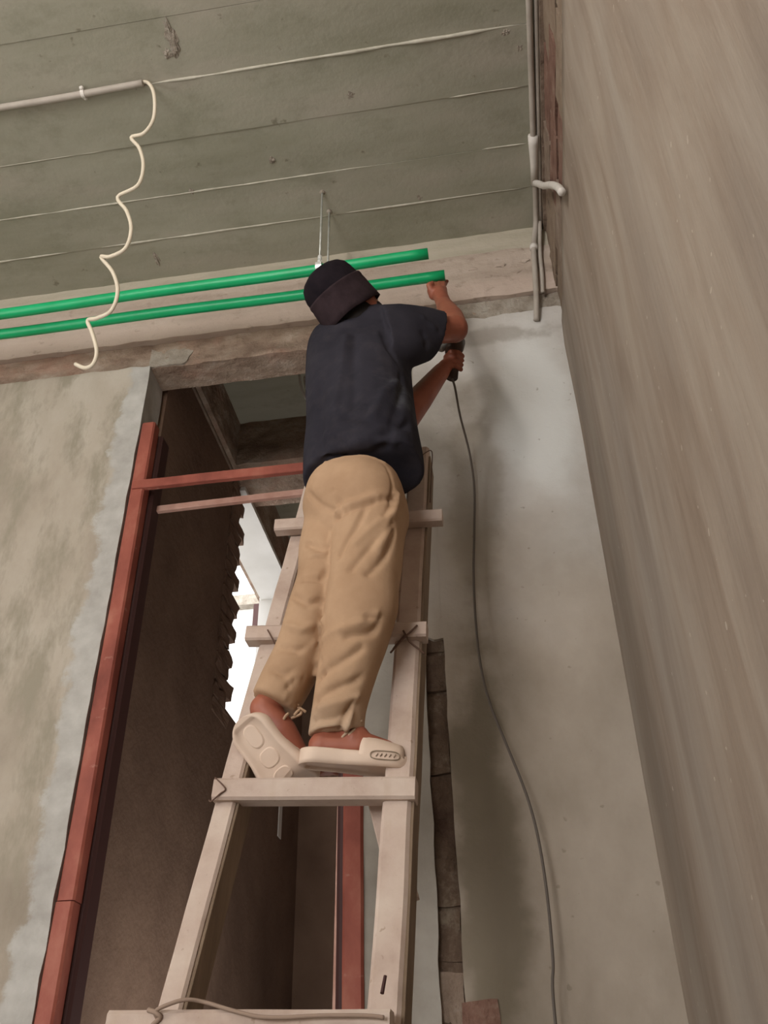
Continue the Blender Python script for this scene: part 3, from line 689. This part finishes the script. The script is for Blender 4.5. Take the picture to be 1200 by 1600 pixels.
# trousers
LOFT_DY = DY
bm = bmesh.new()
loft(bm, [(504, 756, 624, 746, 1.91, 1.86, .15), (494, 770, 630, 760, 1.91, 1.85, .205), (486, 788, 633, 780, 1.91, 1.85, .235), (481, 815, 630, 815, 1.92, 1.86, .21), (492, 850, 615, 850, 1.91, 1.87, .14)])
loft(bm, [(528, 790, 633, 775, 1.89, 1.85, .20), (524, 830, 632, 820, 1.88, 1.86, .185), (518, 880, 628, 870, 1.865, 1.86, .17), (512, 920, 622, 915, 1.855, 1.86, .155), (507, 960, 621, 955, 1.845, 1.86, .145), (502, 1000, 609, 1000, 1.83, 1.85, .14), (496, 1040, 592, 1045, 1.81, 1.83, .135), (490, 1085, 578, 1085, 1.795, 1.81, .125), (485, 1120, 570, 1115, 1.785, 1.80, .115), (481, 1152, 568, 1143, 1.78, 1.79, .105)])
loft(bm, [(482, 794, 565, 799, 1.94, 1.92, .19), (478, 832, 555, 837, 1.93, 1.92, .17), (471, 870, 545, 880, 1.92, 1.91, .16), (466, 905, 540, 915, 1.91, 1.91, .15), (456, 945, 526, 955, 1.90, 1.90, .145), (441, 985, 513, 1000, 1.88, 1.88, .14), (424, 1025, 500, 1045, 1.85, 1.86, .13), (408, 1058, 482, 1083, 1.82, 1.83, .12), (394, 1084, 462, 1117, 1.80, 1.81, .105)])
tm = remesh(bm, .0055, 5, 'trousers')
def FP(Y, *pts): return [at(x, y, Y+DY(y)) for x, y in pts]
FT = [(FP(1.80, (520, 812), (548, 808), (580, 796), (615, 778)), .008, -.010), (FP(1.80, (530, 800), (555, 797), (585, 786)), .010, .006),
      (FP(1.79, (532, 870), (560, 830), (572, 800)), .007, -.006), (FP(1.80, (552, 900), (580, 860), (612, 815)), .007, -.007), (FP(1.80, (575, 905), (600, 870), (622, 828)), .007, -.007),
      (FP(1.80, (588, 860), (615, 800), (630, 770)), .009, .007), (FP(1.80, (560, 858), (590, 822), (610, 800)), .008, .005),
      (FP(1.80, (508, 1000), (545, 985), (590, 960)), .010, .006), (FP(1.79, (545, 1000), (585, 985), (612, 962)), .008, -.008), (FP(1.79, (575, 965), (600, 962), (618, 968)), .008, -.008),
      (FP(1.77, (500, 1060), (530, 1040), (565, 1012)), .009, -.006), (FP(1.76, (495, 1098), (530, 1075), (575, 1055)), .008, -.007), (FP(1.76, (510, 1108), (545, 1092), (576, 1082)), .008, .006),
      (FP(1.75, (488, 1128), (525, 1122), (560, 1100)), .007, -.006), (FP(1.75, (540, 1140), (550, 1110), (565, 1090)), .006, .007), (FP(1.75, (530, 1138), (542, 1112), (552, 1098)), .005, -.006),
      (FP(1.84, (480, 850), (505, 862), (526, 850)), .008, -.007), (FP(1.84, (484, 872), (505, 868), (524, 842)), .008, .005), (FP(1.83, (472, 905), (500, 905), (515, 885)), .008, -.006),
      (FP(1.83, (455, 930), (480, 945), (508, 935)), .009, -.007), (FP(1.82, (445, 975), (470, 985), (502, 970)), .009, .006), (FP(1.80, (432, 1010), (465, 1015), (498, 1000)), .008, -.006),
      (FP(1.77, (418, 1040), (445, 1052), (485, 1030)), .009, -.007), (FP(1.75, (455, 1070), (470, 1058), (490, 1050)), .008, -.010), (FP(1.75, (445, 1100), (455, 1078), (470, 1062)), .006, .006),
      (FP(1.79, (600, 738), (612, 760), (610, 790), (598, 808)), .004, -.004), (FP(1.79, (503, 742), (512, 730), (560, 722), (600, 726)), .004, .004), (FP(1.79, (520, 733), (560, 728), (598, 734)), .003, -.003),
      (FP(1.79, (530, 735), (528, 770), (535, 800)), .006, -.004), (FP(1.80, (480, 770), (500, 790), (520, 798)), .009, -.004)]
fold(tm, FT, .004, 13)
trs = link('trousers', tm, M_TR, per, True)
# frayed cuffs
for cen, nn in ((at(553, 1130, 1.765), 9), (at(458, 1104, 1.77), 8)):
    bm = bmesh.new()
    for k in range(nn):
        a = cen+V((random.uniform(-.02, .018), random.uniform(-.01, .01), random.uniform(-.02, .03)))
        tube(bm, smooth_path([a, a+V((random.uniform(-.012, .012), -.003, -.007)), a+V((random.uniform(-.02, .02), 0, -.013))], 3), .0032, 5)
    o = obj('frayed_cuff', bm, M_TR, per, True)

_tick('# shirt')
# shirt
bm = bmesh.new()
loft(bm, [(481, 772, 657, 716, 1.93, 1.84, .22), (484, 742, 656, 700, 1.93, 1.84, .245), (486, 680, 653, 672, 1.93, 1.84, .235), (485, 640, 647, 635, 1.94, 1.85, .23), (484, 600, 640, 596, 1.95, 1.86, .225), (488, 562, 637, 560, 1.96, 1.86, .215), (498, 530, 636, 528, 1.95, 1.86, .18), (515, 516, 624, 502, 1.93, 1.86, .14), (532, 508, 604, 487, 1.92, 1.88, .11), (542, 500, 598, 480, 1.92, 1.89, .085)], expo=2.5)
loft(bm, [(592, 489, 612, 580, 1.87, 1.85, .15), (625, 485, 636, 572, 1.88, 1.87, .14), (655, 487, 658, 566, 1.91, 1.90, .125), (689, 491, 677, 560, 1.945, 1.935, .115)], expo=2.2)
capsule(bm, shL, shL.lerp(elL, .62), .066, .060)
sm = remesh(bm, .0058, 4, 'shirt')
FS = [(FP(1.80, (497, 740), (515, 715), (540, 712)), .008, -.009), (FP(1.80, (486, 752), (510, 738), (535, 722)), .008, .010), (FP(1.76, (530, 714), (570, 722), (620, 728)), .006, -.006),
      (FP(1.78, (640, 575), (618, 640), (600, 700)), .012, -.007), (FP(1.77, (628, 590), (600, 620), (585, 660)), .012, .006), (FP(1.78, (640, 560), (610, 540), (600, 510)), .010, -.006),
      (FP(1.78, (538, 520), (535, 580), (528, 640)), .014, .006), (FP(1.78, (552, 520), (556, 590), (560, 650)), .012, -.005), (FP(1.80, (500, 600), (505, 660), (510, 710)), .013, -.006),
      (FP(1.78, (650, 650), (625, 672), (590, 690)), .011, -.005), (FP(1.86, (676, 545), (650, 530), (620, 522)), .010, -.005), (FP(1.86, (682, 510), (655, 506), (625, 500)), .010, .004),
      (FP(1.77, (515, 680), (560, 690), (610, 700)), .016, .006), (FP(1.77, (545, 660), (585, 672), (640, 660)), .012, -.005)]
fold(sm, FS, .006, 9)
link('shirt', sm, M_SH, per, True)
def band_path(c, s, t, n=32): return [c+s*math.cos(2*math.pi*k/n)+t*math.sin(2*math.pi*k/n) for k in range(n+1)]

_tick('# bucket hat')
# bucket hat
hat = empty('hat', crown_c); hat.parent = per
def revolve(prof, c, R_, n=48, wob=0, seed=0):
    bm = bmesh.new(); rings = []
    for (r, h) in prof:
        ring = []
        for k in range(n):
            a = 2*math.pi*k/n; rr_ = r*(1+wob*noise.noise(V((math.cos(a)*1.3, math.sin(a)*1.3, h*18+seed))))
            ring.append(bm.verts.new(c+R_ @ V((math.cos(a)*rr_*.94, math.sin(a)*rr_*1.06, h+wob*.05*noise.noise(V((math.cos(a), math.sin(a), seed+3)))))))
        rings.append(ring)
    for a, b in zip(rings, rings[1:]):
        for i in range(n): bm.faces.new((a[i], a[(i+1) % n], b[(i+1) % n], b[i]))
    bm.faces.new(rings[-1]); 
    return bm
RA_, RB_ = .090, .098
prof = [(.086, -.012), (.092, -.004), (RA_+.002, .004), (RA_+.001, .020), (RA_-.002, .036), (.082, .054), (.068, .068), (.050, .077), (.028, .082), (.008, .083)]
obj('crown', revolve(prof, crown_c, HR, 48, .06, 1), M_HAT, hat, True)
prof = [(.090, .004), (.095, .004), (.096, -.002), (.095, -.008), (.0965, -.020), (.098, -.045), (.100, -.070), (.101, -.086), (.096, -.088), (.092, -.070), (.090, -.03), (.088, -.005)]
bm = bmesh.new(); n = 48; rings = []
for j, (r, h) in enumerate(prof):
    ring = []
    for k in range(n):
        a = 2*math.pi*k/n; wv = 1+.035*noise.noise(V((math.cos(a)*2, math.sin(a)*2, 4)))
        ring.append(bm.verts.new(crown_c+HR @ V((math.cos(a)*r*wv*.94, math.sin(a)*r*wv*1.06, h+.006*noise.noise(V((math.cos(a)*1.5, math.sin(a)*1.5, 9)))*(h < -.03)))))
    rings.append(ring)
for a, b in zip(rings, rings[1:]+rings[:1]):
    for i in range(n): bm.faces.new((a[i], a[(i+1) % n], b[(i+1) % n], b[i]))
obj('brim', bm, M_BRIM, hat, True)['label'] = 'turned-down brim, slightly browner than the crown'
bm = bmesh.new()                                    # short hair at the nape
ball(bm, headc-hx*.035-face*.020, 1, .074, .078, .075, HR); obj('hair', bm, M_HAIR, per, True)
for c in hat.children: c.matrix_parent_inverse = Matrix.Translation(-crown_c)

# sandals (slides)
def sandal(frame, L=.262, name='sandal', logo=False, tread=False, mirror=1):
    """frame(u) -> origin, U, S, N : u from heel 0 to toe L, S to the side, N out of the insole"""
    sd = empty(name, frame(0)[0]); sd.parent = per
    def half(u):
        t = u/L; a = (.046 if tread else .037)+.0135*math.sin(max(0, (t-.35))/.65*math.pi*.75)
        if t < .16: a *= math.sqrt(max(0, 1-((.16-t)/.16)**2))
        if t > .80: a *= math.sqrt(max(0, 1-((t-.80)/.2)**2))
        return a
    def P(u, v, wz): o_, U_, S_, N_ = frame(u); return o_+S_*v+N_*wz
    bm = bmesh.new(); rings = []; NU = 44
    us = [L*(.5-.5*math.cos(math.pi*(k+.35)/(NU+.7))) for k in range(NU+1)]
    for u in us:
        h = max(half(u), .004); t = u/L; T = .031-.010*max(0, t-.3)
        sec = [(-.90, 0), (-1, .25), (-1.03, .6), (-.99, .92), (-.90, 1.0), (-.80, .97), (-.55, .80), (0, .72), (.55, .80), (.80, .97), (.90, 1.0), (.99, .92), (1.03, .6), (1, .25), (.90, 0), (.72, 0), (.66, .16), (0, .16), (-.66, .16), (-.72, 0)]
        if not (.05 < t < .95): sec = [(a, b if b != .16 else 0) for a, b in sec]
        rings.append([bm.verts.new(P(u, h*a, T*b)) for a, b in sec])
    m_ = len(rings[0])
    for a, b in zip(rings, rings[1:]):
        for i in range(m_): bm.faces.new((a[i], a[(i+1) % m_], b[(i+1) % m_], b[i]))
    bm.faces.new(rings[0][::-1]); bm.faces.new(rings[-1])
    obj('sole', bm, M_SD, sd, True)
    if tread:
        bm = bmesh.new()
        for (u, rv, ru) in ((.046, .017, .026), (.100, .021, .020), (.146, .022, .018)):
            vs = [(u+ru*math.copysign(abs(math.cos(2*math.pi*k/28))**.8, math.cos(2*math.pi*k/28)), rv*math.copysign(abs(math.sin(2*math.pi*k/28))**.8, math.sin(2*math.pi*k/28))) for k in range(28)]
            top = [bm.verts.new(P(u+(a-u)*.88, b*.88, .0028)) for a, b in vs]; mid = [bm.verts.new(P(a, b, .0042)) for a, b in vs]; bot = [bm.verts.new(P(a, b, .0075)) for a, b in vs]
            for k in range(28):
                bm.faces.new((top[k], top[(k+1) % 28], mid[(k+1) % 28], mid[k])); bm.faces.new((mid[k], mid[(k+1) % 28], bot[(k+1) % 28], bot[k]))
            bm.faces.new(top)
        obj('tread', bm, M_SD, sd)
    # strap over the forefoot
    bm = bmesh.new(); rings = []; u0, u1 = .118, .205
    K = 26
    for k in range(K+1):
        a = math.pi*k/K; row = []
        for j, fu in enumerate([i/8 for i in range(9)]):
            side = abs(math.cos(a)); uu0 = u0+.026*(1-side)+.0; uu1 = u1+.004-.010*(1-side)
            u = uu0+(uu1-uu0)*fu; hw = half(u)*1.02; hh = .058-.018*fu
            row.append((u, -math.cos(a)*hw, .014+max(0, math.sin(a))**.75*hh))
        rings.append(row)
    g = [[bm.verts.new(P(*q)) for q in row] for row in rings]
    gi = [[bm.verts.new(P(u, v*.93, .014+(z-.014)*.90-.001)) for (u, v, z) in row] for row in rings]
    for A in (g, gi):
        for a, b in zip(A, A[1:]):
            for i in range(8): bm.faces.new((a[i], a[i+1], b[i+1], b[i]))
    for k in range(K):
        bm.faces.new((g[k][0], g[k+1][0], gi[k+1][0], gi[k][0])); bm.faces.new((g[k][8], g[k+1][8], gi[k+1][8], gi[k][8]))
    obj('strap', bm, M_SD, sd, True)
    if logo:                                            # embossed oval on the side of the strap
        bm = bmesh.new(); pts = []
        for k in range(33):
            a = 2*math.pi*k/32; cu, su = math.cos(a), math.sin(a)
            u = .170+.029*math.copysign(abs(cu)**.55, cu); z = .0195+.0085*math.copysign(abs(su)**.7, su)
            pts.append(P(u, logo*(half(u)*1.03+.0012), z))
        tube(bm, pts, .0012, 6)
        for q_ in (.152, .160, .169, .178, .187):
            tube(bm, [P(q_, logo*(half(q_)*1.03+.001), .0165), P(q_+.004, logo*(half(q_)*1.03+.001), .0225)], .0011, 5)
        obj('emblem', bm, M_SD2, sd, True)
    bpy.context.view_layer.update()
    for c in sd.children: c.matrix_parent_inverse = Matrix.Translation(-sd.location)
    return sd
# right sandal lies on the rung
h0, t0 = at(466, 1188, 1.735), at(641, 1203, 1.785)
U0 = (t0-h0).normalized(); N0 = (V((0, -.10, 1))-U0*V((0, -.10, 1)).dot(U0)).normalized(); S0 = N0.cross(U0)
cR = h0+S0*.034
sandal(lambda u: (cR+U0*u, U0, S0, N0), L=(t0-h0).length+.01, logo=-1)
# left sandal: rear part raised, sole turned to the viewer
bl = at(449, 1222, 1.795); hl = at(383, 1136, 1.745)
U1 = (bl-hl).normalized(); S1 = (V((1, -.12, 0))-U1*V((1, -.12, 0)).dot(U1)).normalized(); N1 = U1.cross(S1).normalized()
if N1.y < 0: N1 = -N1
rear = .155; U2 = (V((.22, .95, .05))).normalized()
def frL(u):
    f = max(0, min(1, (u-(rear-.03))/.06)); f = f*f*(3-2*f)
    if u <= rear-.03: o_ = hl-U1*.02+U1*u
    else:
        o_ = hl-U1*.02+U1*(rear-.03); n_ = 8; du = (u-(rear-.03))/n_
        for i in range(n_):
            ff = max(0, min(1, ((i+.5)*du)/.06)); ff = ff*ff*(3-2*ff); o_ = o_+(U1.lerp(U2, ff)).normalized()*du
    U_ = U1.lerp(U2, f).normalized(); S_ = (S1-U_*S1.dot(U_)).normalized(); N_ = U_.cross(S_).normalized()
    if N_.dot(N1.lerp(V((0, 0, 1)), f)) < 0: N_ = -N_
    return o_, U_, S_, N_
sandal(frL, L=.25, tread=True)
per_kids = list(per.children)
bpy.context.view_layer.update()
for c in per_kids:
    if c.type == 'EMPTY':
        c.matrix_parent_inverse = Matrix.Translation(-per.location)
    else: c.matrix_parent_inverse = Matrix.Translation(-per.location)
tag(per, 'person in dark bucket hat, navy t-shirt and khaki trousers reaching up on the ladder', 'person')

_tick('# power drill')
# power drill and its cord
dr = empty('power_drill', gm)
tb('grip', [gr0, gr1], [.019, .017], M_BLK, dr, 14)
hd = gr1+V((0, 0, .018)); dv = V((.10, .35, .6)).normalized()
bm = bmesh.new(); tube(bm, [hd-dv*.055, hd-dv*.05, hd, hd+dv*.05, hd+dv*.06], [.018, .027, .029, .026, .018], 18); obj('motor_housing', bm, M_BLK, dr, True)
tb('chuck', [hd+dv*.058, hd+dv*.075, hd+dv*.09, hd+dv*.10], [.019, .019, .016, .009], M_GY, dr, 16)
tb('drill_bit', [hd+dv*.10, hd+dv*.165], .0035, M_ZN, dr, 8)
tb('side_handle', [hd+dv*.03-V((.018, 0, 0)), hd+dv*.02-V((.03, .01, 0)), at(690, 541, 2.10), at(683, 538, 2.09)], [.012, .012, .019, .017], M_GY, dr, 14)['label'] = 'pale grey side handle'
tag(dr, 'dark power drill held in the lower hand below the pipe end', 'drill')
cord = [(706, 591, 2.125), (711, 606, 2.15), (719, 650, 2.25), (733, 705, 2.34), (741, 760, 2.37), (741, 830, 2.375), (740, 900, 2.375), (744, 980, 2.37), (752, 1045, 2.36), (766, 1100, 2.35), (792, 1165, 2.335), (822, 1240, 2.33), (841, 1310, 2.33), (855, 1400, 2.335), (864, 1500, 2.34), (868, 1600, 2.345)]
cpt = [at(*c) for c in cord]; last = cpt[-1]
cpt += [V((last.x+.005, 2.34, .9)), V((last.x+.01, 2.32, .3)), V((last.x-.02, 2.25, .02)), V((last.x-.3, 2.0, .008))]
tb('power_cord', smooth_path(cpt, 6), .0036, M_CORD, dr, 8)['label'] = 'thin grey-brown cord hanging down the plastered wall'
own(dr)

# wall_back children were built in world space; its empty sits at the origin, so nothing to correct
